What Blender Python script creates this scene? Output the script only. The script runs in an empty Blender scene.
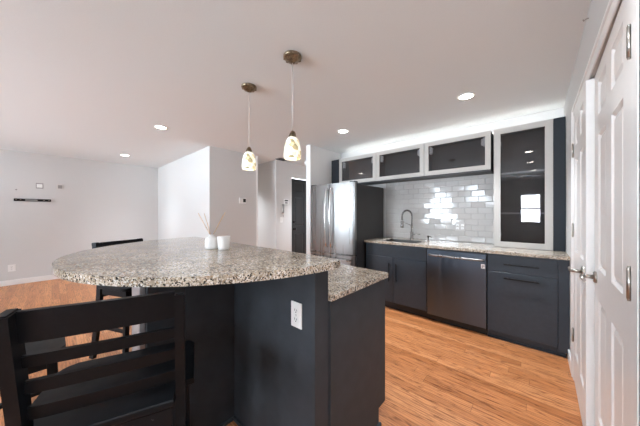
import bpy, bmesh, math, random
from mathutils import Vector, Matrix
random.seed(7)
sc = bpy.context.scene
COL = sc.collection

# ------------------------------------------------------------------ camera
cd = bpy.data.cameras.new('camera'); cam = bpy.data.objects.new('camera', cd); COL.objects.link(cam)
cd.sensor_width = 36.0; cd.lens = 240.83 / 640 * 36; cd.clip_start = 0.02
cd.shift_y = 1.06 / 640
cam.location = (0, 0, 1.2914); cam.rotation_euler = (math.pi / 2, 0, 0.7315)
sc.camera = cam

# ------------------------------------------------------------------ world, exposure
w = bpy.data.worlds.new('overcast_sky'); sc.world = w; w.use_nodes = True
wn = w.node_tree.nodes; wl = w.node_tree.links
bg = wn['Background']; bg.inputs['Strength'].default_value = 16.5
tc = wn.new('ShaderNodeTexCoord'); sp = wn.new('ShaderNodeSeparateXYZ'); cr = wn.new('ShaderNodeValToRGB')
wl.new(tc.outputs['Generated'], sp.inputs[0]); wl.new(sp.outputs['Z'], cr.inputs[0]); wl.new(cr.outputs[0], bg.inputs['Color'])
cr.color_ramp.elements[0].position = 0.0; cr.color_ramp.elements[0].color = (0.90, 1.01, 1.13, 1)
cr.color_ramp.elements[1].position = 0.06; cr.color_ramp.elements[1].color = (0.48, 0.54, 0.61, 1)
sc.view_settings.view_transform = 'Standard'; sc.view_settings.look = 'None'
sc.view_settings.exposure = 1.97; sc.view_settings.gamma = 1.0; sc.view_settings.use_curve_mapping = False
sc.cycles.max_bounces = 12; sc.cycles.diffuse_bounces = 8; sc.cycles.transparent_max_bounces = 16
sc.cycles.sample_clamp_indirect = 8.0

# openings in the window wall behind the camera (x0, x1, z0, z1)
WINS = [(-6.3, -5.3, 0.9, 2.0), (-3.55, -2.6, 0.75, 2.32), (-2.1, -1.2, 1.7, 2.32), (-0.43, 0.14, 0.98, 1.98)]
YW = -3.8
for i, (a, b, c, d) in enumerate(WINS):
    ld = bpy.data.lights.new('daylight_portal', 'AREA'); ld.shape = 'RECTANGLE'; ld.size = b - a; ld.size_y = d - c
    ld.cycles.is_portal = True
    lo = bpy.data.objects.new('daylight_portal', ld); COL.objects.link(lo)
    lo.location = ((a + b) / 2, YW - 0.11, (c + d) / 2); lo.rotation_euler = (math.pi / 2, 0, 0)   # shines towards +Y

# ------------------------------------------------------------------ materials
def mat(name, col=(.5, .5, .5), rough=.5, metal=0., spec=.5, emit=None, es=0., coat=0.):
    m = bpy.data.materials.new(name); m.use_nodes = True
    b = m.node_tree.nodes['Principled BSDF']
    b.inputs['Base Color'].default_value = (*col, 1); b.inputs['Roughness'].default_value = rough
    b.inputs['Metallic'].default_value = metal; b.inputs['Specular IOR Level'].default_value = spec
    b.inputs['Coat Weight'].default_value = coat
    if emit: b.inputs['Emission Color'].default_value = (*emit, 1); b.inputs['Emission Strength'].default_value = es
    return m
class N:
    def __init__(s, m): s.n = m.node_tree.nodes; s.l = m.node_tree.links; s.b = s.n.get('Principled BSDF')
    def new(s, t, **k):
        x = s.n.new('ShaderNode' + t)
        for a, v in k.items(): setattr(x, a, v)
        return x
    def link(s, a, b): s.l.new(a, b)
    def ramp(s, stops, interp='LINEAR'):
        r = s.new('ValToRGB'); e = r.color_ramp; e.interpolation = interp
        while len(e.elements) < len(stops): e.elements.new(.5)
        for q, (p, c) in zip(e.elements, stops): q.position = p; q.color = (*c, 1)
        return r
    def coords(s, scale=(1, 1, 1), rot=(0, 0, 0), kind='Object'):
        t = s.new('TexCoord'); mp = s.new('Mapping'); mp.inputs['Scale'].default_value = scale; mp.inputs['Rotation'].default_value = rot
        s.link(t.outputs[kind], mp.inputs[0]); return mp.outputs[0]
def fine(m, amp=.02, scale=60, bump=0., stretch=(1, 1, 1)):
    """slight mottling of colour and surface so that nothing is perfectly even"""
    k = N(m); co = k.coords(stretch); nz = k.new('TexNoise'); nz.inputs['Scale'].default_value = scale; nz.inputs['Detail'].default_value = 4
    k.link(co, nz.inputs['Vector'])
    c = list(k.b.inputs['Base Color'].default_value)[:3]
    r = k.ramp([(.3, tuple(max(0, v * (1 - amp)) for v in c)), (.7, tuple(min(1, v * (1 + amp)) for v in c))])
    k.link(nz.outputs['Fac'], r.inputs[0]); k.link(r.outputs[0], k.b.inputs['Base Color'])
    if bump:
        bp = k.new('Bump'); bp.inputs['Strength'].default_value = bump; bp.inputs['Distance'].default_value = .002
        k.link(nz.outputs['Fac'], bp.inputs['Height']); k.link(bp.outputs[0], k.b.inputs['Normal'])
    return m

M = {}
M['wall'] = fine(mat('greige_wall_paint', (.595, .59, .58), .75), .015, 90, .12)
M['ceiling'] = fine(mat('ceiling_paint', (.73, .755, .76), .85), .015, 120, .2)
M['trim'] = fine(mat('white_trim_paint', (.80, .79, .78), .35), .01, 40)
M['doorpaint'] = fine(mat('white_door_paint', (.80, .785, .77), .38), .01, 40, .05)
M['navy'] = fine(mat('charcoal_navy_paint', (.029, .041, .056), .42), .08, 30, .06)
M['navydark'] = fine(mat('dark_navy_panel', (.014, .018, .024), .5, 0, .3), .08, 30, .06)
M['navyisl'] = fine(mat('charcoal_island_paint', (.043, .050, .059), .5, 0, .2), .1, 12, .06)
M['black'] = mat('black_stool_paint', (.006, .007, .0085), .5, 0, .16)
M['dark'] = fine(mat('dark_cabinet_inside', (.045, .044, .045), .5), .25, 8, 0, (.6, 4, 12))
M['blackmetal'] = mat('black_handle_metal', (.008, .008, .009), .35, .6)
M['frame'] = fine(mat('pale_aluminium_frame', (.44, .415, .385), .45, .1), .02, 60)
M['fridgeside'] = fine(mat('fridge_side_grey', (.034, .034, .036), .45, .2), .06, 120, .08)
M['nickel'] = mat('brushed_nickel', (.42, .40, .37), .28, 1.)
M['bronze'] = fine(mat('antique_bronze', (.24, .19, .13), .32, 1.), .5, 60, .3)
M['chrome'] = mat('faucet_steel', (.36, .35, .34), .25, 1.)
M['white'] = mat('white_plastic', (.80, .80, .79), .4)
M['offwhite'] = mat('almond_plastic', (.62, .60, .57), .45)
M['grey'] = mat('grey_plastic', (.30, .29, .28), .5)
M['slot'] = mat('dark_slot', (.02, .02, .02), .6)
M['ceramic'] = fine(mat('white_ceramic', (.82, .81, .79), .3), .03, 30)
M['wax'] = mat('candle_wax', (.85, .83, .78), .5)
M['reed'] = fine(mat('rattan_reed', (.62, .46, .30), .7), .2, 200)
M['blackdoor'] = mat('black_door_paint', (.012, .012, .013), .45)
M['greypost'] = fine(mat('grey_support_paint', (.40, .40, .41), .4), .04, 80)
M['lampglow'] = mat('lamp_diffuser', (.9, .9, .88), .5, 0, .5, (1, .93, .82), 9.)
M['handlesteel'] = mat('polished_handle_steel', (.66, .65, .64), .22, 1.)
M['led'] = mat('led_strip_light', (.9, .9, .9), .5, 0, .5, (1, .97, .93), 3.6)
M['bulb'] = mat('bulb_glow', (.9, .9, .9), .5, 0, .5, (1, .86, .62), 3.)
M['cord'] = mat('clear_silver_cord', (.62, .60, .57), .35, .2)
M['steelsink'] = mat('sink_steel', (.13, .125, .12), .4, 1.)

def steel(name, vertical_axis_scale, col, rough):
    m = mat(name, col, rough, 1.); k = N(m)
    co = k.coords(vertical_axis_scale); nz = k.new('TexNoise'); nz.inputs['Scale'].default_value = 3; nz.inputs['Detail'].default_value = 3
    k.link(co, nz.inputs['Vector'])
    bp = k.new('Bump'); bp.inputs['Strength'].default_value = .22; bp.inputs['Distance'].default_value = .02
    k.link(nz.outputs['Fac'], bp.inputs['Height']); k.link(bp.outputs[0], k.b.inputs['Normal'])
    r = k.ramp([(.3, (rough * .8,) * 3), (.7, (rough * 1.25,) * 3)]); k.link(nz.outputs['Fac'], r.inputs[0]); k.link(r.outputs[0], k.b.inputs['Roughness'])
    return m
M['steel'] = steel('brushed_stainless', (4.5, 4.5, .08), (.32, .315, .31), .28)
M['dwsteel'] = steel('dark_stainless', (2.6, 2.6, .1), (.115, .135, .165), .36)

def wearblack():
    k = N(M['black']); co = k.coords((1, 1, 1)); nz = k.new('TexNoise'); nz.inputs['Scale'].default_value = 55; nz.inputs['Detail'].default_value = 6
    k.link(co, nz.inputs['Vector'])
    r = k.ramp([(.0, (.0055, .0065, .008)), (.74, (.008, .009, .011)), (.79, (.09, .09, .09))]); k.link(nz.outputs['Fac'], r.inputs[0]); k.link(r.outputs[0], k.b.inputs['Base Color'])
    n2 = k.new('TexNoise'); n2.inputs['Scale'].default_value = 9; k.link(co, n2.inputs['Vector'])
    r2 = k.ramp([(.3, (.36,) * 3), (.7, (.52,) * 3)]); k.link(n2.outputs['Fac'], r2.inputs[0]); k.link(r2.outputs[0], k.b.inputs['Roughness'])
wearblack()

def granite():
    m = mat('speckled_granite', (.5, .5, .5), .09); k = N(m); co = k.coords()
    nz = k.new('TexNoise'); nz.inputs['Scale'].default_value = 60; nz.inputs['Detail'].default_value = 3; k.link(co, nz.inputs['Vector'])
    mx = k.new('Mix', data_type='VECTOR'); mx.inputs[0].default_value = .012
    k.link(co, mx.inputs['A']); k.link(nz.outputs['Color'], mx.inputs['B'])
    v = k.new('TexVoronoi'); v.inputs['Scale'].default_value = 205; k.link(mx.outputs['Result'], v.inputs['Vector'])
    sx = k.new('SeparateColor'); k.link(v.outputs['Color'], sx.inputs[0])
    r = k.ramp([(0, (.46, .39, .31)), (.22, (.62, .55, .455)), (.44, (.74, .69, .62)), (.58, (.30, .25, .20)), (.68, (.84, .83, .81)), (.79, (.12, .105, .095)), (.88, (.020, .019, .020)), (.96, (.42, .30, .19))], 'CONSTANT')
    k.link(sx.outputs[0], r.inputs[0])
    n2 = k.new('TexNoise'); n2.inputs['Scale'].default_value = 9; n2.inputs['Detail'].default_value = 5; k.link(co, n2.inputs['Vector'])
    r2 = k.ramp([(.35, (.68, .645, .60)), (.65, (.96, .925, .88))]); k.link(n2.outputs['Fac'], r2.inputs[0])
    mm = k.new('Mix', data_type='RGBA', blend_type='MULTIPLY'); mm.inputs[0].default_value = 1
    k.link(r.outputs[0], mm.inputs['A']); k.link(r2.outputs[0], mm.inputs['B']); k.link(mm.outputs['Result'], k.b.inputs['Base Color'])
    return m
M['granite'] = granite()

def oak():
    m = mat('oak_strip_floor', (.5, .3, .15), .34); k = N(m); co = k.coords()
    def mth(op, a, b=None):
        q = k.new('Math', operation=op)
        for n_, v_ in enumerate((a, b)):
            if v_ is None: continue
            if isinstance(v_, (int, float)): q.inputs[n_].default_value = v_
            else: k.link(v_, q.inputs[n_])
        return q.outputs[0]
    sx = k.new('SeparateXYZ'); k.link(co, sx.inputs[0])
    PW, PL = .083, 1.15
    yr = mth('DIVIDE', sx.outputs['Y'], PW); row = mth('FLOOR', yr)
    w1 = k.new('TexWhiteNoise', noise_dimensions='1D'); k.link(row, w1.inputs['W'])
    xr = mth('DIVIDE', mth('ADD', sx.outputs['X'], mth('MULTIPLY', w1.outputs['Value'], 7.3)), PL); col = mth('FLOOR', xr)
    cb = k.new('CombineXYZ'); k.link(row, cb.inputs[0]); k.link(col, cb.inputs[1])
    w2 = k.new('TexWhiteNoise', noise_dimensions='2D'); k.link(cb.outputs[0], w2.inputs['Vector'])
    ey = mth('MULTIPLY', mth('PINGPONG', yr, .5), PW); ex = mth('MULTIPLY', mth('PINGPONG', xr, .5), PL)
    gap = mth('LESS_THAN', mth('MINIMUM', ey, ex), .0009)
    tone = k.ramp([(0, (.42, .160, .056)), (.35, (.50, .202, .076)), (.7, (.55, .232, .091)), (1, (.61, .275, .116))]); k.link(w2.outputs['Value'], tone.inputs[0])
    sc_ = k.new('VectorMath', operation='SCALE'); sc_.inputs['Scale'].default_value = 37.; k.link(w2.outputs['Color'], sc_.inputs[0])
    ad = k.new('VectorMath', operation='ADD'); k.link(co, ad.inputs[0]); k.link(sc_.outputs[0], ad.inputs[1])
    mp = k.new('Mapping'); mp.inputs['Scale'].default_value = (2.6, 22, 1); k.link(ad.outputs[0], mp.inputs[0])
    g = k.new('TexNoise'); g.inputs['Scale'].default_value = 1.5; g.inputs['Detail'].default_value = 7; g.inputs['Distortion'].default_value = 2.4; k.link(mp.outputs[0], g.inputs['Vector'])
    wv = k.new('TexWave', wave_type='RINGS'); wv.inputs['Scale'].default_value = .8; wv.inputs['Distortion'].default_value = 7; wv.inputs['Detail'].default_value = 3; wv.inputs['Detail Scale'].default_value = 1.2; k.link(mp.outputs[0], wv.inputs['Vector'])
    gr = k.ramp([(.34, (.50, .42, .35)), (.47, (.94, .92, .9)), (.7, (1.14, 1.1, 1.06))]); k.link(g.outputs['Fac'], gr.inputs[0])
    wr = k.ramp([(0, (.72, .66, .6)), (.3, (1, 1, 1)), (1, (1.04, 1.03, 1.02))]); k.link(wv.outputs['Fac'], wr.inputs[0])
    a = k.new('Mix', data_type='RGBA', blend_type='MULTIPLY'); a.inputs[0].default_value = 1; k.link(tone.outputs[0], a.inputs['A']); k.link(gr.outputs[0], a.inputs['B'])
    b = k.new('Mix', data_type='RGBA', blend_type='MULTIPLY'); b.inputs[0].default_value = .8; k.link(a.outputs['Result'], b.inputs['A']); k.link(wr.outputs[0], b.inputs['B'])
    c = k.new('Mix', data_type='RGBA'); k.link(gap, c.inputs[0]); k.link(b.outputs['Result'], c.inputs['A']); c.inputs['B'].default_value = (.16, .07, .026, 1)
    k.link(c.outputs['Result'], k.b.inputs['Base Color'])
    bp = k.new('Bump'); bp.inputs['Strength'].default_value = .15; bp.inputs['Distance'].default_value = .002; bp.invert = True
    k.link(gap, bp.inputs['Height']); k.link(bp.outputs[0], k.b.inputs['Normal'])
    return m
M['oak'] = oak()

def glass(name, tint, gl=.08):
    m = bpy.data.materials.new(name); m.use_nodes = True; k = N(m); k.n.remove(k.b)
    out = k.n['Material Output']; t = k.new('BsdfTransparent'); t.inputs[0].default_value = (*tint, 1)
    g = k.new('BsdfGlossy'); g.inputs['Roughness'].default_value = .01; g.inputs['Color'].default_value = (1, 1, 1, 1)
    f = k.new('Fresnel'); f.inputs['IOR'].default_value = 1.5 + gl
    mx = k.new('MixShader'); k.link(f.outputs[0], mx.inputs[0]); k.link(t.outputs[0], mx.inputs[1]); k.link(g.outputs[0], mx.inputs[2]); k.link(mx.outputs[0], out.inputs[0])
    return m
M['cabglass'] = glass('smoked_cabinet_glass', (.72, .72, .73), .1)
M['winglass'] = glass('window_glass', (.97, .98, .98), 0)

def shadeglass():
    m = mat('mosaic_lamp_glass', (.8, .75, .62), .25); k = N(m); co = k.coords()
    v = k.new('TexVoronoi'); v.inputs['Scale'].default_value = 34; k.link(co, v.inputs['Vector']); s_ = k.new('SeparateColor'); k.link(v.outputs['Color'], s_.inputs[0])
    nz = k.new('TexNoise'); nz.inputs['Scale'].default_value = 22; nz.inputs['Detail'].default_value = 4; k.link(co, nz.inputs['Vector'])
    ad = k.new('Math', operation='ADD'); k.link(s_.outputs[0], ad.inputs[0]); k.link(nz.outputs['Fac'], ad.inputs[1])
    r = k.ramp([(.28, (.26, .25, .14)), (.38, (.50, .38, .2)), (.46, (.68, .57, .35)), (.54, (.76, .70, .54)), (.74, (.79, .76, .67))])
    hv = k.new('Math', operation='MULTIPLY'); hv.inputs[1].default_value = .6; k.link(ad.outputs[0], hv.inputs[0]); k.link(hv.outputs[0], r.inputs[0])
    k.link(r.outputs[0], k.b.inputs['Base Color']); k.link(r.outputs[0], k.b.inputs['Emission Color']); k.b.inputs['Emission Strength'].default_value = .24
    return m
M['shade'] = shadeglass()
M['tile'] = mat('white_glazed_tile', (.46, .445, .43), .10, 0, .5)
M['tileplate'] = mat('glossy_white_plate', (.46, .445, .43), .3)
M['grout'] = mat('pale_grout', (.38, .37, .36), .8)

# ------------------------------------------------------------------ mesh helpers
def box(bm, x0, x1, y0, y1, z0, z1, bev=0., seg=1):
    r = bmesh.ops.create_cube(bm, size=1.0); vs = r['verts']
    for v in vs:
        v.co = Vector((x0 + (v.co.x + .5) * (x1 - x0), y0 + (v.co.y + .5) * (y1 - y0), z0 + (v.co.z + .5) * (z1 - z0)))
    if bev:
        es = list({e for v in vs for e in v.link_edges})
        bmesh.ops.bevel(bm, geom=es, offset=bev, segments=seg, affect='EDGES', profile=.5)
def B(*boxes, bev=0., seg=1):
    bm = bmesh.new()
    for b in boxes: box(bm, *b, bev=bev, seg=seg)
    return bm
def obox(bm, p0, p1, wx, wy, up=None, bev=0.):
    """a straight bar from p0 to p1 with cross-section wx by wy"""
    p0, p1 = Vector(p0), Vector(p1); d = p1 - p0; L = d.length; d.normalize()
    ref = Vector(up) if up else (Vector((0, 1, 0)) if abs(d.y) < .9 else Vector((1, 0, 0)))
    x = ref.cross(d); x.normalize(); y = d.cross(x)
    r = bmesh.ops.create_cube(bm, size=1.0); vs = r['verts']
    for v in vs: v.co = p0 + x * (v.co.x * wx) + y * (v.co.y * wy) + d * ((v.co.z + .5) * L)
    if bev:
        es = list({e for v in vs for e in v.link_edges}); bmesh.ops.bevel(bm, geom=es, offset=bev, segments=2, affect='EDGES', profile=.5)
def tube(bm, pts, r, n=12, cap=True):
    pts = [Vector(p) for p in pts]; rs = r if isinstance(r, (list, tuple)) else [r] * len(pts)
    rings = []; prev = None
    for i, p in enumerate(pts):
        t = (pts[min(i + 1, len(pts) - 1)] - pts[max(i - 1, 0)]).normalized()
        if prev is None:
            a = Vector((0, 0, 1)) if abs(t.z) < .9 else Vector((1, 0, 0)); u = t.cross(a).normalized()
        else:
            u = (prev - t * prev.dot(t)).normalized()
        prev = u; v = t.cross(u)
        rings.append([bm.verts.new(p + (u * math.cos(2 * math.pi * k / n) + v * math.sin(2 * math.pi * k / n)) * rs[i]) for k in range(n)])
    for a, b in zip(rings, rings[1:]):
        for k in range(n):
            f = bm.faces.new((a[k], a[(k + 1) % n], b[(k + 1) % n], b[k])); f.smooth = True
    if cap:
        bm.faces.new(rings[0][::-1]); bm.faces.new(rings[-1])
def lathe(bm, prof, c=(0, 0, 0), n=32, mtx=None, cap=(True, True)):
    rings = []
    for r, z in prof:
        ring = []
        for k in range(n):
            co = Vector((r * math.cos(2 * math.pi * k / n), r * math.sin(2 * math.pi * k / n), z))
            if mtx: co = mtx @ co
            ring.append(bm.verts.new(co + Vector(c)))
        rings.append(ring)
    for a, b in zip(rings, rings[1:]):
        for k in range(n):
            f = bm.faces.new((a[k], a[(k + 1) % n], b[(k + 1) % n], b[k])); f.smooth = True
    if cap[0]: bm.faces.new(rings[0][::-1])
    if cap[1]: bm.faces.new(rings[-1])
def prism(bm, pts, z0, z1, bev=0., seg=2, smooth=False):
    lo = [bm.verts.new((x, y, z0)) for x, y in pts]; hi = [bm.verts.new((x, y, z1)) for x, y in pts]
    n = len(pts); fs = [bm.faces.new(lo[::-1]), bm.faces.new(hi)]
    for k in range(n):
        f = bm.faces.new((lo[k], lo[(k + 1) % n], hi[(k + 1) % n], hi[k])); f.smooth = smooth
    if bev:
        es = [e for f in fs for e in f.edges]; bmesh.ops.bevel(bm, geom=es, offset=bev, segments=seg, affect='EDGES', profile=.5)
def rrect(x0, x1, y0, y1, r, n=6):
    out = []
    for cx, cy, a0 in ((x1 - r, y1 - r, 0), (x0 + r, y1 - r, 90), (x0 + r, y0 + r, 180), (x1 - r, y0 + r, 270)):
        for k in range(n + 1):
            a = math.radians(a0 + 90 * k / n); out.append((cx + r * math.cos(a), cy + r * math.sin(a)))
    return out

def root_of(p):
    while p.parent: p = p.parent
    return p
def obj(name, bm, m, parent=None, label=None, local=False):
    """one mesh object; bm is in world coordinates unless local (then in the thing's own frame)"""
    bmesh.ops.recalc_face_normals(bm, faces=bm.faces[:])
    if parent is not None and not local:
        l = root_of(parent).location; bmesh.ops.translate(bm, vec=-Vector(l), verts=bm.verts[:])
    me = bpy.data.meshes.new(name); bm.to_mesh(me); bm.free()
    me.materials.append(m); o = bpy.data.objects.new(name, me); COL.objects.link(o)
    if parent is not None: o.parent = parent
    if label: o['label'] = label
    return o
def thing(name, label, cat, loc, rz=0., group=None):
    o = bpy.data.objects.new(name, None); COL.objects.link(o); o.empty_display_size = .1
    o.location = loc; o.rotation_euler = (0, 0, rz); o['label'] = label; o['category'] = cat
    if group: o['group'] = group
    return o
def tag(o, label, cat, group=None, kind=None):
    o['label'] = label; o['category'] = cat
    if group: o['group'] = group
    if kind: o['kind'] = kind
    return o
def struct(name, bm, m, label, cat): return tag(obj(name, bm, m), label, cat, kind='structure')

# ------------------------------------------------------------------ room shell
H = 2.45; XR = .222; YB = 3.72; XL = -7.1
struct('floor', B((XL - .1, 1.1, YW - .3, 5.1, -.1, 0)), M['oak'], 'honey oak strip floor running through kitchen and living room', 'floor')
struct('ceiling', B((XL - .1, 1.1, YW - .2, 5.1, H, H + .1)), M['ceiling'], 'flat off white ceiling with recessed lamps', 'ceiling')
struct('wall_kitchen', B((-2.8, 1.1, YB, YB + .1, 0, H)), M['wall'], 'pale wall behind the sink run of cabinets', 'wall')
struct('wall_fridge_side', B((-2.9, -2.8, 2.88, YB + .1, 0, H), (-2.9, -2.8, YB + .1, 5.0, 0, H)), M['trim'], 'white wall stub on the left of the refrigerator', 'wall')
DY0, DY1, DZ = 1.196, 2.705, 2.05
struct('wall_right', B((XR, XR + .1, YW - .1, DY0, 0, H), (XR, XR + .1, DY1, YB, 0, H), (XR, XR + .1, DY0, DY1, DZ, H)), M['wall'], 'white wall around the pair of closet doors', 'wall')
struct('wall_closet', B((.95, 1.05, DY0 - .2, YB, 0, H), (XR + .1, .95, DY0 - .2, DY0 - .1, 0, H)), M['wall'], 'inside wall of the closet behind the double doors', 'wall')
bm = bmesh.new(); xs = XL
for a, b, c, d in WINS:
    box(bm, xs, a, YW - .1, YW, 0, H); box(bm, a, b, YW - .1, YW, 0, c); box(bm, a, b, YW - .1, YW, d, H); xs = b
box(bm, xs, XR + .1, YW - .1, YW, 0, H)
struct('wall_window', bm, M['wall'], 'window wall behind the camera', 'wall')
struct('wall_left', B((XL - .1, XL, YW - .1, 1.89, 0, H)), M['wall'], 'pale living room wall with black bracket on it', 'wall')
struct('wall_living', B((XL - .1, -4.13, 1.79, 1.89, 0, H)), M['wall'], 'bright living room wall beyond the end of the bar', 'wall')
struct('wall_thermostat', B((-4.23, -4.13, 1.89, 2.74, 0, H)), M['wall'], 'greige wall carrying the thermostat', 'wall')
struct('wall_passage', B((-6.0, -4.15, 3.21, 3.31, 0, H), (-6.1, -6.0, 1.89, 3.31, 0, H)), M['wall'], 'wall seen through the passage opening', 'wall')
struct('wall_entry', B((-4.25, -4.15, 3.31, 3.65, 0, H), (-4.25, -4.15, 4.58, 5.0, 0, H), (-4.25, -4.15, 3.65, 4.58, 2.12, H)), M['wall'], 'entry wall carrying the intercom and black door', 'wall')
struct('wall_hall_end', B((-4.25, -2.8, 5.0, 5.1, 0, H)), M['wall'], 'end wall of the entry hall', 'wall')
def skirting(name, b, label): struct(name, B(b, bev=.003), M['trim'], label, 'baseboard')
skirting('baseboard_left', (XL, XL + .014, YW, 1.79, 0, .095), 'white baseboard under the living room bracket wall')
skirting('baseboard_living', (XL + .014, -4.13, 1.776, 1.79, 0, .095), 'white baseboard of the bright wall beyond the bar')
skirting('baseboard_thermostat', (-4.13, -4.116, 1.776, 2.69, 0, .095), 'white baseboard under the thermostat')
skirting('baseboard_entry', (-4.15, -4.136, 3.20, 3.58, 0, .095), 'white baseboard under the intercom')
skirting('baseboard_right', (XR - .014, XR, 2.80, 3.06, 0, .095), 'short white baseboard between closet door and cabinets')
struct('trim_1', B((-4.13, -4.122, 2.705, 2.743, 0, H), bev=.004), M['trim'], 'white casing on the edge of the passage opening', 'trim')
# casing of the closet opening
def casing(xs0, y0, y1, zt, wd=.072):
    bm = bmesh.new()
    for t, o in ((.008, 0), (.014, wd - .022)):
        wdd = wd if o == 0 else .022
        box(bm, XR - (.004 if o == 0 else .006), XR, y0 - o - wdd, y0 - o, 0, zt + o + wdd, .001)
        box(bm, XR - t, XR, y1 + o, y1 + o + wdd, 0, zt + o + wdd, .003)
        box(bm, XR - t, XR, y0 - o, y1 + o, zt + o, zt + o + wdd, .003)
    return bm
struct('trim_2', casing(XR, DY0 - .002, DY1 - .002, DZ - .008), M['trim'], 'white moulded casing around the pair of closet doors', 'trim')

# ------------------------------------------------------------------ windows behind the camera
for i, (a, b, c, d) in enumerate(WINS):
    bm = bmesh.new(); t = .05; y0, y1 = YW - .09, YW - .03
    box(bm, a, a + t, y0, y1, c, d); box(bm, b - t, b, y0, y1, c, d); box(bm, a + t, b - t, y0, y1, c, c + t); box(bm, a + t, b - t, y0, y1, d - t, d)
    mid = (a + b) / 2
    if b - a > 1.2: box(bm, mid - .035, mid + .035, y0, y1, c + t, d - t)
    else: box(bm, a + t, b - t, y0, y1, (c + d) / 2 - .02, (c + d) / 2 + .02)
    wo = struct('window_%d' % (i + 1), bm, M['trim'], ['living room window behind the camera', 'wide window behind the camera', 'high window behind the camera', 'small sash window behind the camera'][i], 'window')
    obj('pane', B((a + t, b - t, YW - .064, YW - .058, c + t, d - t)), M['winglass'], wo)

# ------------------------------------------------------------------ six-panel doors
def panel_door(wd, ht, th, panels):
    """front face at y=0 looking towards -y, hinge edge at x=0; recessed and raised panels"""
    bm = bmesh.new()
    xs = sorted({0, wd} | {p[0] for p in panels} | {p[1] for p in panels}); zs = sorted({0, ht} | {p[2] for p in panels} | {p[3] for p in panels})
    V = {(x, z): bm.verts.new((x, 0, z)) for x in xs for z in zs}; pf = []
    for i in range(len(xs) - 1):
        for j in range(len(zs) - 1):
            f = bm.faces.new((V[xs[i], zs[j]], V[xs[i + 1], zs[j]], V[xs[i + 1], zs[j + 1]], V[xs[i], zs[j + 1]]))
            cx, cz = (xs[i] + xs[i + 1]) / 2, (zs[j] + zs[j + 1]) / 2
            if any(p[0] < cx < p[1] and p[2] < cz < p[3] for p in panels): pf.append(f)
    bm.normal_update()
    bmesh.ops.inset_individual(bm, faces=pf, thickness=.016, depth=-.010)
    bmesh.ops.inset_individual(bm, faces=pf, thickness=.006, depth=0)
    bmesh.ops.inset_individual(bm, faces=pf, thickness=.028, depth=.007)
    q = [bm.verts.new(p) for p in ((0, th, 0), (wd, th, 0), (wd, th, ht), (0, th, ht))]
    c = [V[0, 0], V[wd, 0], V[wd, ht], V[0, ht]]
    bm.faces.new((q[0], q[3], q[2], q[1]))
    fx = [V[x, 0] for x in xs]; bm.faces.new(fx + [q[1], q[0]]); fx = [V[x, ht] for x in xs]; bm.faces.new(fx + [q[2], q[3]])
    fz = [V[0, z] for z in zs]; bm.faces.new(fz + [q[3], q[0]]); fz = [V[wd, z] for z in zs]; bm.faces.new(fz + [q[2], q[1]])
    return bm
def six(wd, ht, st=.105):
    m_ = .125; pw = (wd - 2 * st - m_) / 2; cols = [(st, st + pw), (st + pw + m_, wd - st)]
    rows = [(.24, .84), (1.00, 1.685), (1.785, ht - .075)]
    return [(a, b, c, d) for a, b in cols for c, d in rows]
# closet doors: local x runs from the hinge along the leaf, local -y looks into the kitchen
def closet_leaf(name, wd, loc, rz, flip, label, hz, lz):
    t = thing(name, label, 'door', loc, rz); t['kind'] = 'structure'
    bm = panel_door(wd, 2.028, .036, six(wd, 2.028, .125 if flip else .105))
    if flip: bmesh.ops.scale(bm, vec=(-1, 1, 1), verts=bm.verts[:])
    s = -1 if flip else 1
    leaf = obj('door_leaf', bm, M['doorpaint'], t, local=True)
    for z in hz:
        bm = bmesh.new(); tube(bm, [(0, -.007, z - .048), (0, -.007, z + .048)], .0056, 10)
        for q in (-.05, .05): tube(bm, [(0, -.007, z + q - .004), (0, -.007, z + q + .004)], .004, 8)
        obj('hinge', bm, M['nickel'], t, local=True, label='nickel butt hinge')
    bm = bmesh.new(); lx = s * (wd - .062)
    R = Matrix.Rotation(math.pi / 2, 3, 'X')
    lathe(bm, [(.031, 0), (.031, .006), (.026, .012)], (lx, 0, lz), 24, R)
    tube(bm, [(lx, -.010, lz), (lx, -.050, lz)], [.011, .0095], 12)
    tube(bm, [(lx, -.042, lz), (lx - s * .010, -.052, lz), (lx - s * .03, -.056, lz), (lx - s * .115, -.054, lz - .002)], [.010, .010, .009, .0075], 12)
    obj('lever_handle', bm, M['nickel'], t, local=True, label='satin nickel lever handle')
    return t
# near leaf: hinge towards the camera; its local +x runs along world +Y, local -y towards world -X needs a mirrored leaf
closet_leaf('door_1', .785, (XR, 1.200, .012), math.pi / 2 + math.radians(-1.2) + math.pi, True, 'near leaf of the white six panel closet doors, hinged nearest the camera', (1.815, 1.063, .25), .945)
closet_leaf('door_2', .700, (XR - .004, 2.698, .012), -math.pi / 2 - math.radians(.9), False, 'far leaf of the white six panel closet doors, beside the cabinets', (1.77, 1.155, .345), .945)
# entry door in the hall
t = thing('door_3', 'black panelled entry door down the hall beside the intercom', 'door', (-4.165, 3.665, .01), math.pi / 2); t['kind'] = 'structure'
ENTRY = t
obj('door_leaf', panel_door(.9, 2.10, .04, six(.9, 2.10)), M['blackdoor'], t, local=True)
bm = bmesh.new(); R = Matrix.Rotation(math.pi / 2, 3, 'X')
lathe(bm, [(.03, 0), (.03, .008), (.012, .012), (.012, .04), (.026, .045), (.026, .062), (.012, .07)], (.07, 0, .94), 20, R); obj('door_knob', bm, M['blackmetal'], t, local=True)
bm = bmesh.new(); lathe(bm, [(.032, 0), (.032, .018), (.024, .024)], (.07, 0, 1.10), 20, R); obj('deadbolt', bm, M['blackmetal'], t, local=True)
bm = B((-4.15, -4.145, 3.62, 3.652, 0, 2.15), (-4.15, -4.145, 4.585, 4.62, 0, 2.15), (-4.15, -4.145, 3.652, 4.585, 2.122, 2.15), bev=.002)
struct('trim_3', bm, M['wall'], 'painted casing around the black entry door', 'trim')

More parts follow.
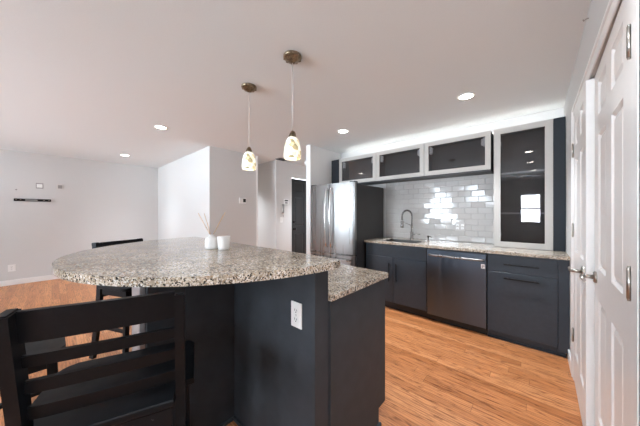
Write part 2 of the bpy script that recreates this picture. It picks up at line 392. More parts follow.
# ------------------------------------------------------------------ kitchen run: base cabinets
YF = 3.055
def bar_handle_v(x, y, z0, z1):
    bm = bmesh.new(); box(bm, x - .006, x + .006, y - .034, y - .024, z0, z1, .001)
    for z in (z0 + .03, z1 - .03): box(bm, x - .005, x + .005, y - .026, y + .001, z - .005, z + .005)
    return bm
def bar_handle_h(x0, x1, y, z):
    bm = bmesh.new(); box(bm, x0, x1, y - .034, y - .024, z - .007, z + .007, .001)
    for x in (x0 + .03, x1 - .03): box(bm, x - .005, x + .005, y - .026, y + .001, z - .005, z + .005)
    return bm
t = thing('sink_base_cabinet', 'charcoal navy two door base cabinet under the kitchen sink', 'cabinet', (-1.42, 3.38, 0))
x0, x1 = -1.845, -.994
obj('body', B((x0, x0 + .018, YF + .02, YB - .002, .1, .882), (x1 - .018, x1, YF + .02, YB - .002, .1, .882), (x0 + .018, x1 - .018, YF + .02, YB - .002, .1, .118), (x0 + .018, x1 - .018, YB - .014, YB - .002, .118, .882), (x0 + .018, x1 - .018, YF + .02, YF + .04, .70, .882)), M['navy'], t)
obj('toe_kick', B((x0, x1, YF + .06, YF + .075, 0, .1)), M['blackdoor'], t)
obj('drawer_front', B((x0 + .002, x1 - .002, YF, YF + .019, .712, .868), bev=.0015), M['navy'], t)
xm = -1.428
d = obj('door', B((x0 + .002, xm - .0015, YF, YF + .019, .105, .706), bev=.0015), M['navy'], t); obj('handle', bar_handle_v(-1.475, YF, .385, .635), M['blackmetal'], d)
d = obj('door', B((xm + .0015, x1 - .002, YF, YF + .019, .105, .706), bev=.0015), M['navy'], t); obj('handle', bar_handle_v(-1.375, YF, .385, .635), M['blackmetal'], d)

t = thing('drawer_base_cabinet', 'charcoal navy base cabinet with drawer and panel between dishwasher and closet wall', 'cabinet', (-.1, 3.38, 0))
x0, x1 = -.382, .148
obj('body', B((x0, x1, YF + .02, YB - .002, .1, .882)), M['navy'], t)
obj('toe_kick', B((x0, .2, YF + .045, YF + .06, 0, .1), (x0, .2, YF + .03, YF + .045, 0, .018)), M['navy'], t)
dr = obj('drawer', B((x0 + .002, x1 - .002, YF, YF + .019, .705, .868), bev=.0015), M['navy'], t); obj('handle', bar_handle_h(-.243, .02, YF, .787), M['blackmetal'], dr)
dr = obj('door', B((x0 + .002, x1 - .002, YF, YF + .019, .085, .699), bev=.0015), M['navy'], t); obj('handle', bar_handle_h(-.243, .02, YF, .648), M['blackmetal'], dr)
obj('filler_panel', B((x1, .2205, YF + .004, YF + .02, .05, .882), bev=.001), M['navy'], t)

# dishwasher
t = thing('dishwasher', 'stainless dishwasher with bar handle under the kitchen counter', 'dishwasher', (-.69, 3.38, 0))
x0, x1 = -.990, -.387
obj('body', B((x0 + .006, x1 - .006, YF + .03, YB - .02, .1, .878)), M['fridgeside'], t)
d = obj('door', B((x0 + .002, x1 - .002, YF - .012, YF + .028, .085, .868), bev=.005, seg=2), M['dwsteel'], t, label='dark stainless front')
bm = bmesh.new(); zz = .806; xa, xb = x0 + .03, x1 - .02
tube(bm, [(xa, YF - .01, zz), (xa + .006, YF - .035, zz), (xa + .03, YF - .052, zz), ((xa + xb) / 2, YF - .060, zz), (xb - .03, YF - .052, zz), (xb - .006, YF - .035, zz), (xb, YF - .01, zz)], .0125, 12)
obj('handle', bm, M['steel'], d, label='bright stainless bar handle')
obj('badge', B((x1 - .048, x1 - .012, YF - .0135, YF - .0115, .715, .76)), M['white'], d, label='small white sticker')
obj('badge_mark', B((x1 - .042, x1 - .032, YF - .0143, YF - .0135, .722, .752), (x1 - .028, x1 - .018, YF - .0143, YF - .0135, .735, .752)), M['grey'], d)
obj('toe_kick', B((x0, x1, YF + .05, YF + .065, 0, .1)), M['blackdoor'], t)

# worktop with sink cut-out
CY0, CZ0, CZ1 = 3.028, .885, .915
SX0, SX1, SY0, SY1 = -1.63, -1.14, 3.13, 3.45
bm = B((-1.855, SX0, CY0, 3.705, CZ0, CZ1), (SX1, .2205, CY0, 3.705, CZ0, CZ1), (SX0, SX1, CY0, SY0, CZ0, CZ1), (SX0, SX1, SY1, 3.705, CZ0, CZ1))
tag(obj('countertop', bm, M['granite']), 'long speckled granite worktop along the kitchen wall', 'countertop')
bm = bmesh.new(); a = .010; g = .0015; zb = .70; q0, q1, r0, r1 = SX0 + g, SX1 - g, SY0 + g, SY1 - g
for bx in ((q0, q0 + a, r0, r1, zb, CZ1 + .002), (q1 - a, q1, r0, r1, zb, CZ1 + .002), (q0 + a, q1 - a, r0, r0 + a, zb, CZ1 + .002), (q0 + a, q1 - a, r1 - a, r1, zb, CZ1 + .002), (q0, q1, r0, r1, zb - .01, zb)): box(bm, *bx)
t = thing('sink', 'stainless sink set in the long worktop in front of the faucet', 'sink', (-1.385, 3.29, zb)); obj('basin', bm, M['steelsink'], t)
bm = bmesh.new(); lathe(bm, [(.045, zb), (.045, zb + .003), (.03, zb + .003), (.025, zb + .001)], (-1.385, 3.29, 0), 24); obj('drain', bm, M['chrome'], t)

# faucet
fx, fy = -1.352, 3.52
t = thing('faucet', 'tall spring neck pull down faucet behind the sink', 'faucet', (fx, fy, CZ1))
bm = bmesh.new(); lathe(bm, [(.028, CZ1), (.028, CZ1 + .008), (.021, CZ1 + .02), (.019, CZ1 + .12), (.0155, CZ1 + .125), (.0145, CZ1 + .22)], (fx, fy, 0), 20); obj('body', bm, M['chrome'], t)
dx, dy = -.50, -.866; rad = .085; zt = CZ1 + .345
pts = [(fx, fy, CZ1 + .215 + .13 * k / 4) for k in range(5)]
for k in range(1, 15):
    a = math.pi * k / 14; o = rad - rad * math.cos(a); pts.append((fx + dx * o, fy + dy * o, zt + rad * math.sin(a)))
ex, ey = fx + dx * 2 * rad, fy + dy * 2 * rad
pts.append((ex, ey, zt - .06))
bm = bmesh.new(); tube(bm, pts, .0085, 10)
# the spring: a helix wound on the neck
P = [Vector(p) for p in pts]; hel = []
seg = [(P[i + 1] - P[i]).length for i in range(len(P) - 1)]; tot = sum(seg); turns = 46; steps = turns * 8
for sidx in range(steps + 1):
    q = tot * sidx / steps; i = 0
    while i < len(seg) - 1 and q > seg[i]: q -= seg[i]; i += 1
    p = P[i].lerp(P[i + 1], min(1, q / seg[i])); tn = (P[i + 1] - P[i]).normalized(); side = Vector((-dy, dx, 0)); up = tn.cross(side)
    a = 2 * math.pi * sidx / 8; hel.append(p + (side * math.cos(a) + up * math.sin(a)) * .0115)
nk = obj('neck', bm, M['chrome'], t)
bm = bmesh.new(); tube(bm, hel, .0026, 5); obj('spring', bm, M['chrome'], nk)
bm = bmesh.new(); lathe(bm, [(.012, zt - .05), (.0165, zt - .065), (.0165, zt - .115), (.021, zt - .13), (.023, zt - .16), (.017, zt - .165)], (ex, ey, 0), 18); obj('spray_head', bm, M['chrome'], t)
bm = bmesh.new(); tube(bm, [(fx, fy, CZ1 + .205), (ex + dx * -.02, ey + dy * -.02, zt - .085)], .005, 8); lathe(bm, [(.021, zt - .10), (.021, zt - .075)], (ex, ey, 0), 16); obj('support_arm', bm, M['chrome'], t)
bm = bmesh.new(); tube(bm, [(fx, fy, CZ1 + .075), (fx + .045, fy - .01, CZ1 + .08), (fx + .125, fy - .02, CZ1 + .086)], [.011, .008, .006], 10); obj('lever', bm, M['chrome'], t)
# soap dispenser
sx_, sy_ = -1.125, 3.52
t = thing('soap_dispenser', 'small steel soap pump on the worktop right of the faucet', 'soap dispenser', (sx_, sy_, CZ1))
bm = bmesh.new(); lathe(bm, [(.02, CZ1), (.02, CZ1 + .006), (.012, CZ1 + .012), (.010, CZ1 + .06)], (sx_, sy_, 0), 16); obj('base', bm, M['chrome'], t)
bm = bmesh.new(); lathe(bm, [(.014, CZ1 + .06), (.014, CZ1 + .072), (.006, CZ1 + .076)], (sx_, sy_, 0), 16); tube(bm, [(sx_, sy_, CZ1 + .067), (sx_ + .05, sy_ - .05, CZ1 + .065), (sx_ + .058, sy_ - .058, CZ1 + .055)], .006, 8); obj('pump_head', bm, M['chrome'], t)

# ------------------------------------------------------------------ tiled splashback: every glazed tile a little out of plane
bm = bmesh.new(); TW, TH, G = .1524, .0762, .0022
z = CZ1 + .002; row = 0
while z < 1.815:
    x = -1.858 - (TW / 2 if row % 2 else 0)
    while x < -.372:
        a, b = max(x + G / 2, -1.858), min(x + TW - G / 2, -.372); c, d = z + G / 2, min(z + TH - G / 2, 1.815)
        if b - a > .01 and d - c > .01:
            tx, tz = random.gauss(0, .010), random.gauss(0, .010); yb = 3.7085; cx_, cz_ = (a + b) / 2, (c + d) / 2; e = .004
            f = lambda X, Z, o: bm.verts.new((X, yb + o + (X - cx_) * tx + (Z - cz_) * tz, Z))
            o4 = [f(a, c, .003), f(b, c, .003), f(b, d, .003), f(a, d, .003)]; i4 = [f(a + e, c + e, 0), f(b - e, c + e, 0), f(b - e, d - e, 0), f(a + e, d - e, 0)]
            bm.faces.new(i4)
            for k in range(4): bm.faces.new((o4[k], o4[(k + 1) % 4], i4[(k + 1) % 4], i4[k]))
        x += TW
    z += TH; row += 1
spl = struct('wall_backsplash', B((-1.858, -.372, 3.7115, YB, CZ1 + .001, 1.82)), M['grout'], 'glossy white subway tile splashback behind the sink', 'backsplash')
tl = obj('tiles', bm, M['tile'], spl)

def outlet(name, parent_or_label, c, ax, w_=.072, h_=.116, holes='duplex', base=None):
    """cover plate centred at c; ax: 'x+' plate faces +X, 'y-' plate faces -Y"""
    def bx(u0, u1, z0, z1, d0, d1):
        if ax == 'y-': return (c[0] + u0, c[0] + u1, c[1] - d1, c[1] - d0, c[2] + z0, c[2] + z1)
        return (c[0] + d0, c[0] + d1, c[1] + u0, c[1] + u1, c[2] + z0, c[2] + z1)
    if isinstance(parent_or_label, str): t = thing(name, parent_or_label, 'outlet', c)
    else: t = parent_or_label
    pl = obj('cover_plate', B(bx(-w_ / 2, w_ / 2, -h_ / 2, h_ / 2, 0, .006), bev=.0015), base or M['white'], t)
    cols = [0] if w_ < .1 else [-w_ / 4, w_ / 4]
    if holes == 'duplex':
        for cu in cols:
            for dz in (-.021, .021):
                so = obj('socket', B(bx(cu - .016, cu + .016, dz - .014, dz + .014, .006, .008), bev=.001), M['white'], pl)
            bm = bmesh.new()
            for dz in (-.021, .021):
                box(bm, *bx(cu - .008, cu - .0055, dz - .002, dz + .008, .008, .0086)); box(bm, *bx(cu + .0055, cu + .008, dz - .002, dz + .007, .008, .0086)); box(bm, *bx(cu - .0025, cu + .0025, dz - .010, dz - .005, .008, .0086))
            box(bm, *bx(cu - .002, cu + .002, -.002, .002, .006, .0068)); obj('slots', bm, M['slot'], pl)
    return t
outlet('tile_outlet', 'white double outlet on the tile splashback left of the tall glass cabinet', (-.77, 3.7075, 1.12), 'y-', .118, .116, base=M['tileplate'])

# ------------------------------------------------------------------ wall cabinets with glass doors
UY = 3.42; ZB, ZT = 1.815, 2.268
def glass_door(x0, x1, z0, z1, parent, fw):
    bm = B((x0, x0 + fw, UY, UY + .02, z0, z1), (x1 - fw, x1, UY, UY + .02, z0, z1), (x0 + fw, x1 - fw, UY, UY + .02, z0, z0 + fw), (x0 + fw, x1 - fw, UY, UY + .02, z1 - fw, z1))
    d = obj('door', bm, M['frame'], parent, label='pale aluminium door frame')
    obj('glass_pane', B((x0 + fw - .003, x1 - fw + .003, UY + .008, UY + .013, z0 + fw - .003, z1 - fw + .003)), M['cabglass'], d, label='smoked glass')
    return d
def carcass(x0, x1, z0, z1, p, shelves=()):
    y0 = UY + .022; y1 = YB - .012 if x1 < -1.0 or True else YB
    q = .018
    obj('body', B((x0, x0 + q, y0, y1, z0, z1), (x1 - q, x1, y0, y1, z0, z1), (x0 + q, x1 - q, y0, y1, z0, z0 + q), (x0 + q, x1 - q, y0, y1, z1 - q, z1), (x0 + q, x1 - q, y1 - .008, y1, z0 + q, z1 - q)), M['dark'], p)
    for s in shelves: obj('shelf', B((x0 + q, x1 - q, y0 + .02, y1 - .01, s - .009, s + .009)), M['greypost'], p)
labs = ['glass fronted wall cabinet directly above the refrigerator', 'glass fronted wall cabinet above the sink, middle of the three', 'glass fronted wall cabinet between the middle one and the tall glass cabinet']
for k, (x0, x1) in enumerate(((-2.612, -1.884), (-1.880, -1.150), (-1.146, -.394))):
    t = thing('wall_cabinet', labs[k], 'cabinet', ((x0 + x1) / 2, 3.57, ZB), group='low glass fronted wall cabinets')
    carcass(x0, x1, ZB - .016, ZT, t); glass_door(x0 + .001, x1 - .001, ZB + .002, ZT - .002, t, .055)
    for hx in (x0 + .07, x1 - .07):
        s = 1 if hx < (x0 + x1) / 2 else -1
        bm = bmesh.new(); box(bm, hx - .012, hx + .012, UY + .03, UY + .085, ZT - .16, ZT - .06, .003); box(bm, hx - .010 + s * .02, hx + .010 + s * .02, UY + .03, UY + .06, ZT - .15, ZT - .075, .003)
        obj('lift_hinge', bm, M['white'], t)
    if k == 0: obj('filler_panel', B((-2.79, x0 - .002, UY + .006, UY + .024, ZB, ZT)), M['navydark'], t)
t = thing('tall_glass_cabinet', 'tall glass fronted cabinet standing on the worktop by the closet wall', 'cabinet', (-.115, 3.57, CZ1 + .001))
x0, x1 = -.366, .130; z0 = CZ1 + .001
carcass(x0, x1, z0, ZT, t, (1.30, 1.755)); glass_door(x0 + .001, x1 - .001, z0 + .002, ZT - .002, t, .062)
obj('side_panel', B((x1 + .001, .219, UY + .006, UY + .026, z0, ZT), (x1 + .001, x1 + .019, UY + .026, YB - .012, z0, ZT), bev=.001), M['navydark'], t)
for hz in (1.06, 2.10): obj('hinge', B((x0 + .022, x0 + .07, UY + .024, UY + .05, hz - .02, hz + .02), bev=.003), M['nickel'], t)
# light strip lying on the cabinet tops
t = thing('led_strip', 'glowing light strip lying on top of the wall cabinets', 'light strip', (-1.25, 3.60, ZT + .001))
obj('channel', B((-2.6, .2, 3.585, 3.615, ZT + .001, ZT + .008)), M['white'], t)
obj('diffuser', B((-2.59, .19, 3.59, 3.61, ZT + .008, ZT + .012)), M['led'], t)

# ------------------------------------------------------------------ refrigerator
FX0, FX1, FY = -2.722, -1.872, 2.775; FT = 1.742
t = thing('refrigerator', 'stainless french door refrigerator with freezer drawer below', 'refrigerator', ((FX0 + FX1) / 2, 3.2, 0))
obj('body', B((FX0 + .005, FX1 - .005, FY + .085, 3.66, .04, FT - .02), bev=.004), M['fridgeside'], t, label='dark grey side panels')
obj('base_grille', B((FX0 + .02, FX1 - .02, FY + .1, 3.6, .0, .04)), M['slot'], t)
def bowed(x0, x1, z0, z1, y, th, bow, side):
    """door slab with a gently bowed front; bow centred on the whole fridge width"""
    n = 14; pts = []
    xc = (FX0 + FX1) / 2; hw = (FX1 - FX0) / 2
    for k in range(n + 1):
        x = x0 + (x1 - x0) * k / n; u = (x - xc) / hw; yy = y + bow * u * u
        if side == 'r' and k == n: yy += .012
        if side == 'l' and k == 0: yy += .012
        pts.append((x, yy))
    bm = bmesh.new(); prism(bm, pts + [(x1, y + th), (x0, y + th)], z0, z1, .004, 2)
    for f in bm.faces:
        if abs(f.normal.z) < .5: f.smooth = False
    return bm
xm = (FX0 + FX1) / 2 - .002
def long_handle(x, z0, z1, y):
    bm = bmesh.new(); n = 16
    pts = [(x, y + .01, z0)] + [(x, y - .028 - .028 * math.sin(math.pi * k / n), z0 + .012 + (z1 - z0 - .024) * k / n) for k in range(n + 1)] + [(x, y + .01, z1)]
    tube(bm, pts, .0125, 12); return bm
lf = obj('door', bowed(FX0, xm - .003, .715, FT, FY, .08, .03, 'l'), M['steel'], t); obj('handle', long_handle(xm - .045, .80, 1.67, FY), M['handlesteel'], lf)
rt = obj('door', bowed(xm + .003, FX1, .715, FT, FY, .08, .03, 'r'), M['steel'], t); obj('handle', long_handle(xm + .045, .80, 1.67, FY), M['handlesteel'], rt)
fr = obj('freezer_drawer', bowed(FX0, FX1, .07, .703, FY, .08, .03, 'r'), M['steel'], t)
bm = bmesh.new(); tube(bm, [(FX0 + .06, FY + .02, .64)] + [(FX0 + .07 + (FX1 - FX0 - .14) * k / 12, FY - .02 - .02 * math.sin(math.pi * k / 12), .64) for k in range(13)] + [(FX1 - .06, FY + .02, .64)], .0125, 12); obj('handle', bm, M['steel'], fr)
for hx in (FX0 + .05, FX1 - .05): obj('hinge_cover', B((hx - .04, hx + .04, FY + .03, FY + .13, FT - .012, FT + .016), bev=.006), M['fridgeside'], t)

# ------------------------------------------------------------------ island
t = thing('kitchen_island', 'charcoal painted island base with raised bar wall and support leg', 'kitchen island', (-1.45, 1.1, 0)); ISL = t
obj('cabinet_body', B((-2.2, -.722, .864, 1.335, 0, .884), (-2.2, -.722, 1.335, 1.422, .105, .884)), M['navyisl'], t)
obj('bar_wall', B((-2.2, -.722, .772, .862, 0, 1.047), bev=.001), M['navyisl'], t)
obj('end_panel', B((-.722, -.716, .872, 1.418, .105, .884), (-.722, -.716, .872, 1.335, .0, .105)), M['navyisl'], t)
obj('support_leg', B((-1.62, -1.42, .312, .771, 0, 1.047), bev=.001), M['navyisl'], t)
obj('end_plate', B((-1.61, -1.445, .286, .311, 0, 1.047), bev=.003), M['greypost'], t, label='pale grey end plate on the support leg')
bm = bmesh.new(); box(bm, -.716, -.700, .76, 1.345, 0, .022, .006, 2); box(bm, -1.42, -.700, .757, .772, 0, .022, .005, 2); box(bm, -1.42, -1.405, .312, .757, 0, .022, .005, 2); obj('shoe_moulding', bm, M['navyisl'], t)
outlet('x', ISL, (-.838, .7715, .818), 'y-', .072, .118)
# granite: half-round raised bar and lower worktop
CX, CYb, RA, RB = -1.519, .895, .857, .895
pts = [(CX + RA * math.cos(math.pi + math.pi * k / 72), CYb + RB * math.sin(math.pi + math.pi * k / 72)) for k in range(73)]
pts = [p for p in pts]
pts[-1] = (CX + RA, CYb - .01)
pts = pts[:-1] + [(CX + RA + .002, CYb - .045), (CX + RA - .004, CYb - .012), (CX + RA - .02, CYb + .004), (CX + RA - .05, CYb + .008), (-2.2, CYb + .008), (CX - RA + .03, CYb + .003)]
bm = bmesh.new(); prism(bm, pts, 1.048, 1.080, .0045, 2)
tag(obj('bar_counter', bm, M['granite']), 'half round raised granite bar top with the reed diffuser on it', 'bar top')
bm = bmesh.new(); prism(bm, [(-2.23, .863), (-.703, .863), (-.703, 1.438), (-.719, 1.454), (-2.23, 1.454)], .885, .915, .003, 2)
tag(obj('island_countertop', bm, M['granite']), 'lower granite worktop on the kitchen side of the island', 'countertop')

# ------------------------------------------------------------------ bar stools
def make_stool(label, loc, rz):
    """local +y is the way the sitter faces; origin on the floor under the rear of the seat"""
    t = thing('bar_stool', label, 'stool', loc, rz, 'black slat back bar stools')
    SZ = .672; ZP = 1.0345; hw = .1935
    by = lambda z: -.166 * max(0, z - SZ) - .10 * max(0, (SZ - z) / SZ) ** 1.5
    for s in (-1, 1):
        bm = bmesh.new(); n = 14; secs = []
        for k in range(n + 1):
            z = ZP * k / n; q = max(0, (z - SZ) / (ZP - SZ)); yk = -by(z)
            y0, y1 = -.034 - .006 * q - yk, .016 - yk
            secs.append([bm.verts.new((s * hw + a * .0145, y1 if b > 0 else y0, z)) for a, b in ((-1, -1), (1, -1), (1, 1), (-1, 1))])
        for a, b in zip(secs, secs[1:]):
            for k in range(4): bm.faces.new((a[k], a[(k + 1) % 4], b[(k + 1) % 4], b[k]))
        bm.faces.new(secs[0][::-1]); top = bm.faces.new(secs[-1])
        for v in secs[-1]:
            if v.co.y > by(ZP): v.co.z += .005
        bmesh.ops.bevel(bm, geom=list(top.edges), offset=.004, segments=2, affect='EDGES')
        obj('back_post', bm, M['black'], t, local=True)
    w_ = hw - .0145
    for nm, z0, z1, th in (('top_rail', .944, 1.0345, .020), ('slat', .870, .906, .016), ('slat', .790, .829, .016), ('slat', .707, .748, .016)):
        bm = bmesh.new(); n = 10
        for k in range(n):
            xa, xb = -w_ + 2 * w_ * k / n, -w_ + 2 * w_ * (k + 1) / n
        secs = []
        for k in range(n + 1):
            x = -w_ + 2 * w_ * k / n; cv = .006 * (1 - (x / w_) ** 2)
            secs.append([bm.verts.new((x, by(z) - cv + o * th / 2, z)) for z, o in ((z0, -1), (z1, -1), (z1, 1), (z0, 1))])
        for a, b in zip(secs, secs[1:]):
            for k in range(4): bm.faces.new((a[k], a[(k + 1) % 4], b[(k + 1) % 4], b[k]))
        bm.faces.new(secs[0][::-1]); bm.faces.new(secs[-1])
        es = [e for e in bm.edges if abs(e.verts[0].co.x - e.verts[1].co.x) > 1e-4]
        bmesh.ops.bevel(bm, geom=es, offset=.003, segments=2, affect='EDGES')
        obj(nm, bm, M['black'], t, local=True)
    # saddle seat with rounded front corners
    bm = bmesh.new(); out = [p for p in rrect(-.238, .238, .034, .360, .048, 6) if p[1] > .2]
    cl = out + [(-.236, .034), (-.176, .030), (-.176, -.060), (.176, -.060), (.176, .030), (.236, .034)]
    prism(bm, cl, SZ - .026, SZ, .007, 3)
    st = obj('seat', bm, M['black'], t, local=True)
    bm = bmesh.new(); box(bm, -.172, .172, -.056, -.040, SZ - .13, SZ - .027); box(bm, -.18, .18, .303, .319, SZ - .085, SZ - .027); box(bm, -.202, -.186, .034, .32, SZ - .085, SZ - .027); box(bm, .186, .202, .034, .32, SZ - .085, SZ - .027)
    obj('apron', bm, M['black'], t, local=True)
    for s in (-1, 1):
        bm = bmesh.new(); obox(bm, (s * .212, .335, 0), (s * .19, .315, SZ - .027), .034, .034, up=(0, 1, 0), bev=.003); obj('front_leg', bm, M['black'], t, local=True)
    bm = bmesh.new(); obox(bm, (-.195, .328, .22), (.195, .328, .22), .03, .018, up=(0, 1, 0)); obj('footrest', bm, M['black'], t, local=True)
    for s in (-1, 1):
        bm = bmesh.new(); obox(bm, (s * .1935, -.045, .30), (s * .202, .315, .30), .018, .028, up=(1, 0, 0)); obj('stretcher', bm, M['black'], t, local=True)
    bm = bmesh.new(); obox(bm, (-.185, by(.36), .36), (.185, by(.36), .36), .026, .016, up=(0, 1, 0)); obj('stretcher', bm, M['black'], t, local=True)
    return t
def facing(fx, fy): return math.atan2(fy, fx) - math.pi / 2
def copy_thing(src, label, loc, rz):
    r = src.copy(); COL.objects.link(r); r.location = loc; r.rotation_euler = (0, 0, rz); r['label'] = label
    for ch in list(src.children):
        c = ch.copy(); COL.objects.link(c); c.parent = r
        for g in list(ch.children):
            d = g.copy(); COL.objects.link(d); d.parent = c
    return r
stool = make_stool('black slat back bar stool in the foreground, seen from behind', (-1.0164, .128, 0), facing(-.9376, .3478))
copy_thing(stool, 'black bar stool at the far rounded end of the bar, top rail showing above it', (-2.943, .467, 0), facing(.91, .41))
copy_thing(stool, 'black bar stool at the left picture edge, only its seat and legs showing', (-1.86, -.315, 0), facing(.0, 1))

# ------------------------------------------------------------------ things on the bar
bx_, by_ = -1.466, .648; Z0 = 1.0803
t = thing('reed_diffuser', 'white reed diffuser bottle with thin sticks on the bar top', 'diffuser', (bx_, by_, Z0))
bm = bmesh.new(); lathe(bm, [(.030, Z0), (.0355, Z0 + .004), (.037, Z0 + .012), (.037, Z0 + .052), (.034, Z0 + .064), (.022, Z0 + .073), (.015, Z0 + .077), (.0145, Z0 + .088), (.010, Z0 + .088), (.010, Z0 + .05)], (bx_, by_, 0), 28, cap=(True, True)); obj('bottle', bm, M['ceramic'], t)
for tip, foot in (((-.066, -.052, .218), (.008, .006)), ((-.036, -.028, .214), (.004, .002)), ((.052, .060, .222), (-.006, -.006)), ((.047, .050, .205), (-.003, -.007))):
    bm = bmesh.new(); tube(bm, [(bx_ + foot[0] * .5, by_ + foot[1] * .5, Z0 + .06), (bx_ + tip[0], by_ + tip[1], Z0 + tip[2])], .0021, 6); obj('reed', bm, M['reed'], t)
vx, vy = -1.395, .690
t = thing('votive_candle', 'small white candle cup beside the reed diffuser', 'candle', (vx, vy, Z0))
bm = bmesh.new(); lathe(bm, [(.029, Z0), (.032, Z0 + .004), (.0375, Z0 + .078), (.0345, Z0 + .078), (.0325, Z0 + .062)], (vx, vy, 0), 28, cap=(True, False)); obj('cup', bm, M['ceramic'], t)
bm = bmesh.new(); lathe(bm, [(.0325, Z0 + .055), (.0325, Z0 + .061)], (vx, vy, 0), 28); obj('wax', bm, M['wax'], t)
bm = bmesh.new(); tube(bm, [(vx, vy, Z0 + .060), (vx + .002, vy, Z0 + .072)], .0012, 6); obj('wick', bm, M['slot'], t)

# ------------------------------------------------------------------ pendants and recessed lamps
def pendant(x, y, label):
    t = thing('pendant_lamp', label, 'pendant lamp', (x, y, H), group='glass pendant lamps over the bar')
    bm = bmesh.new(); lathe(bm, [(.066, H - .0005), (.068, H - .012), (.060, H - .020), (.048, H - .022), (.044, H - .034), (.024, H - .040), (.012, H - .052)], (x, y, 0), 32)
    for k in range(10):
        a = 2 * math.pi * k / 10; lathe(bm, [(.004, -.006), (.010, -.003), (.011, .0), (.010, .003), (.004, .006)], (x + .058 * math.cos(a), y + .058 * math.sin(a), H - .018), 8)
    obj('canopy', bm, M['bronze'], t)
    zs = 1.872
    bm = bmesh.new(); tube(bm, [(x, y, H - .05), (x, y, zs + .02)], .0035, 8); obj('cord', bm, M['cord'], t)
    bm = bmesh.new(); lathe(bm, [(.005, zs + .03), (.014, zs + .022), (.021, zs + .008), (.027, zs - .006), (.029, zs - .02), (.026, zs - .024)], (x, y, 0), 24)
    for s in (-1, 1): tube(bm, [(x + s * .026, y, zs - .018), (x + s * .031, y, zs + .0), (x + s * .020, y, zs + .018), (x, y, zs + .026)], .0035, 6)
    so = obj('socket', bm, M['bronze'], t)
    prof = [(.024, zs - .018), (.034, zs - .024), (.045, zs - .042), (.054, zs - .070), (.0605, zs - .105), (.0635, zs - .140), (.0620, zs - .168), (.060, zs - .176)]
    inner = [(r - .004, z) for r, z in prof[::-1]]
    bm = bmesh.new(); lathe(bm, prof + inner, (x, y, 0), 40, cap=(False, False))
    obj('lamp_shade', bm, M['shade'], t, label='cream and amber mottled glass shade')
    bm = bmesh.new(); lathe(bm, [(.006, zs - .05), (.018, zs - .07), (.024, zs - .095), (.018, zs - .118), (.006, zs - .126)], (x, y, 0), 16); obj('bulb', bm, M['bulb'], t)
    return t
pendant(-1.330, 1.180, 'glass pendant lamp nearest the refrigerator, the right one of two')
pendant(-1.940, 1.197, 'glass pendant lamp over the middle of the bar, the left one of two')
def can(x, y, label, e=44):
    t = thing('recessed_light', label, 'ceiling light', (x, y, H), group='recessed ceiling lights')
    bm = bmesh.new(); lathe(bm, [(.078, H - .0005), (.078, H - .004), (.060, H - .009), (.058, H - .004)], (x, y, 0), 36, cap=(True, False)); obj('trim_ring', bm, M['white'], t)
    bm = bmesh.new(); lathe(bm, [(.058, H - .006), (.058, H - .0045)], (x, y, 0), 36); obj('diffuser', bm, M['lampglow'], t)
    ld = bpy.data.lights.new('lamp_beam', 'SPOT'); ld.energy = e; ld.color = (.91, .98, 1.06); ld.spot_size = math.radians(105); ld.spot_blend = .9; ld.shadow_soft_size = .05
    lo = bpy.data.objects.new('lamp_beam', ld); COL.objects.link(lo); lo.parent = t; lo.location = (0, 0, -.02)
can(-3.716, .972, 'lit recessed ceiling light over the living room, nearer the bar', 12)
can(-6.003, .965, 'lit recessed ceiling light farthest off, near the left wall', 30)
can(-2.005, 2.714, 'lit recessed ceiling light in front of the refrigerator')
can(-.512, 2.716, 'lit recessed ceiling light in front of the tall glass cabinet')

can(-.10, .97, 'lit recessed ceiling light above the camera, nearest the closet doors', 10)
can(-.10, -.25, 'lit recessed ceiling light just behind the camera, by the closet wall', 20)
can(-.05, -1.6, 'lit recessed ceiling light behind the camera, near the windows')
can(-3.5, 4.1, 'added unseen ceiling light to brighten the entry hall, hidden by the refrigerator wall', 60)  # added lamp, out of view, only to lift the dark entry wall
can(-5.0, 2.5, 'added unseen ceiling light to brighten the side passage, hidden by the thermostat wall', 55)  # likewise added out of view, brightens the wall seen through the opening

# ------------------------------------------------------------------ fittings on the walls and ceiling
xw = XL
t = thing('tv_bracket', 'long flat black wall bracket on the living room wall', 'bracket', (xw, -.235, 1.555))
obj('rail', B((xw, xw + .02, -.462, -.008, 1.530, 1.578), bev=.002), M['blackmetal'], t)
obj('centre_plate', B((xw + .02, xw + .028, -.33, -.18, 1.542, 1.566), bev=.002), M['grey'], t, label='pale grey middle section')
R = Matrix.Rotation(math.pi / 2, 3, 'Y')
for yy in (-.435, -.385, -.10, -.035):
    bm = bmesh.new(); lathe(bm, [(.008, 0), (.008, .004), (.004, .006)], (xw + .02, yy, 1.556), 10, R); obj('bolt', bm, M['nickel'], t)
def plate(name, label, c, m, insert):
    t = thing(name, label, 'wall plate', c)
    obj('cover_plate', B((c[0], c[0] + .006, c[1] - .047, c[1] + .047, c[2] - .052, c[2] + .052), bev=.0015), m, t)
    obj('insert', B((c[0] + .006, c[0] + .009, c[1] - insert, c[1] + insert, c[2] - .034, c[2] + .034)), M['white'] if insert > .03 else M['grey'], t)
plate('wall_plate', 'grey rimmed wall plate above the black bracket, the left of two', (xw, -.155, 1.833), M['grey'], .036)
plate('wall_plate', 'grey wall plate above the black bracket, the right of two', (xw, .112, 1.835), M['offwhite'], .029)
outlet('wall_outlet', 'white outlet low on the living room wall above the baseboard', (xw, -.485, .31), 'x+', .09, .125)
bm = bmesh.new(); lathe(bm, [(.012, 0), (.012, .004), (.008, .006)], (xw, -.435, 1.74), 12, R); tag(obj('wall_screw', bm, M['grey']), 'tiny screw head on the wall above the black bracket', 'screw')
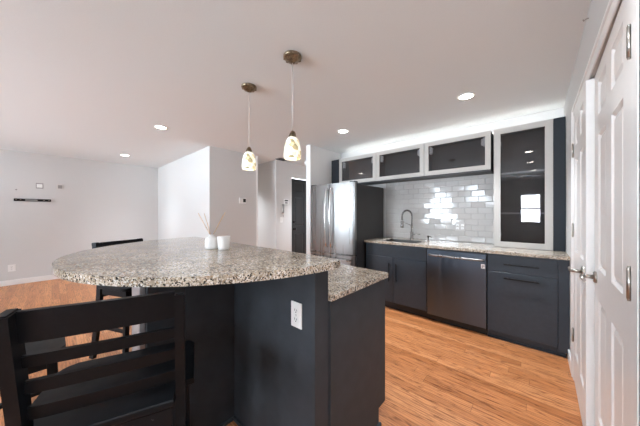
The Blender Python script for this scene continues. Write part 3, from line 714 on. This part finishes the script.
# thermostat
xt = -4.13
t = thing('thermostat', 'white thermostat with dark screen on the greige wall', 'thermostat', (xt, 2.405, 1.545))
obj('housing', B((xt, xt + .022, 2.335, 2.475, 1.49, 1.60), bev=.004), M['white'], t)
obj('screen', B((xt + .022, xt + .0235, 2.41, 2.465, 1.515, 1.58)), M['slot'], t)
bm = bmesh.new(); lathe(bm, [(.012, 0), (.012, .006), (.007, .009)], (xt, 2.085, 1.615), 12, R); tag(obj('wall_sensor', bm, M['offwhite']), 'tiny round button sensor on the wall left of the thermostat', 'sensor')
# intercom on the entry wall
xe = -4.15
t = thing('intercom', 'grey intercom handset on the wall beside the black entry door', 'intercom', (xe, 3.38, 1.40))
obj('cradle', B((xe, xe + .02, 3.345, 3.405, 1.29, 1.52), bev=.004), M['offwhite'], t)
bm = bmesh.new(); tube(bm, [(xe + .03, 3.375, 1.315), (xe + .052, 3.375, 1.335), (xe + .055, 3.375, 1.40), (xe + .052, 3.375, 1.475), (xe + .03, 3.375, 1.495)], [.022, .02, .014, .02, .022], 10); obj('handset', bm, M['grey'], t)
obj('cable', (lambda b: (tube(b, [(xe + .03, 3.375, 1.30), (xe + .035, 3.38, 1.24), (xe + .02, 3.40, 1.22), (xe + .012, 3.41, 1.28)], .005, 6), b)[1])(bmesh.new()), M['grey'], t)
t = thing('alarm_keypad', 'small keypad on the wall to the upper right of the handset', 'keypad', (xe, 3.48, 1.575))
obj('housing', B((xe, xe + .02, 3.42, 3.545, 1.505, 1.625), bev=.003), M['white'], t); obj('display', B((xe + .02, xe + .022, 3.435, 3.53, 1.575, 1.605)), M['slot'], t)
obj('key_pad', B((xe + .02, xe + .0215, 3.445, 3.52, 1.52, 1.56)), M['grey'], t)
t = thing('light_switch', 'white light switch plate below the intercom handset', 'switch', (xe, 3.355, 1.165))
obj('cover_plate', B((xe, xe + .006, 3.32, 3.39, 1.107, 1.223), bev=.0015), M['white'], t); obj('toggle', B((xe + .006, xe + .014, 3.348, 3.362, 1.15, 1.18), bev=.002), M['white'], t)
# ceiling register and motion sensor
bm = B((-4.07, -3.90, 3.12, 3.36, H - .012, H - .0005), bev=.002); t = tag(obj('ceiling_vent', bm, M['grey']), 'small dark air vent on the ceiling before the entry hall', 'vent')
obj('louvres', B(*[(-4.06, -3.91, 3.135 + .03 * k, 3.15 + .03 * k, H - .017, H - .012) for k in range(7)]), M['slot'], t)
sxm, sym = -2.9, 2.94
t = thing('security_camera', 'small white camera high on the left of the white wall stub', 'camera', (sxm, sym, 2.2))
obj('mount', B((sxm - .022, sxm, sym - .03, sym + .03, 2.21, 2.28), bev=.008, seg=2), M['white'], t)
bm = bmesh.new(); tube(bm, [(sxm - .012, sym, 2.23), (sxm - .045, sym - .01, 2.21)], .009, 8)
lathe(bm, [(.006, -.04), (.020, -.034), (.026, -.015), (.026, .012), (.018, .03), (.006, .036)], (sxm - .052, sym - .015, 2.175), 18); obj('head', bm, M['white'], t)
bm = bmesh.new(); tube(bm, [(XR, 2.03, 2.40), (XR - .012, 2.03, 2.40), (XR - .020, 2.03, 2.393), (XR - .022, 2.03, 2.402)], .003, 8); tag(obj('wall_hook', bm, M['nickel']), 'tiny metal hook on the wall above the closet doors', 'hook')
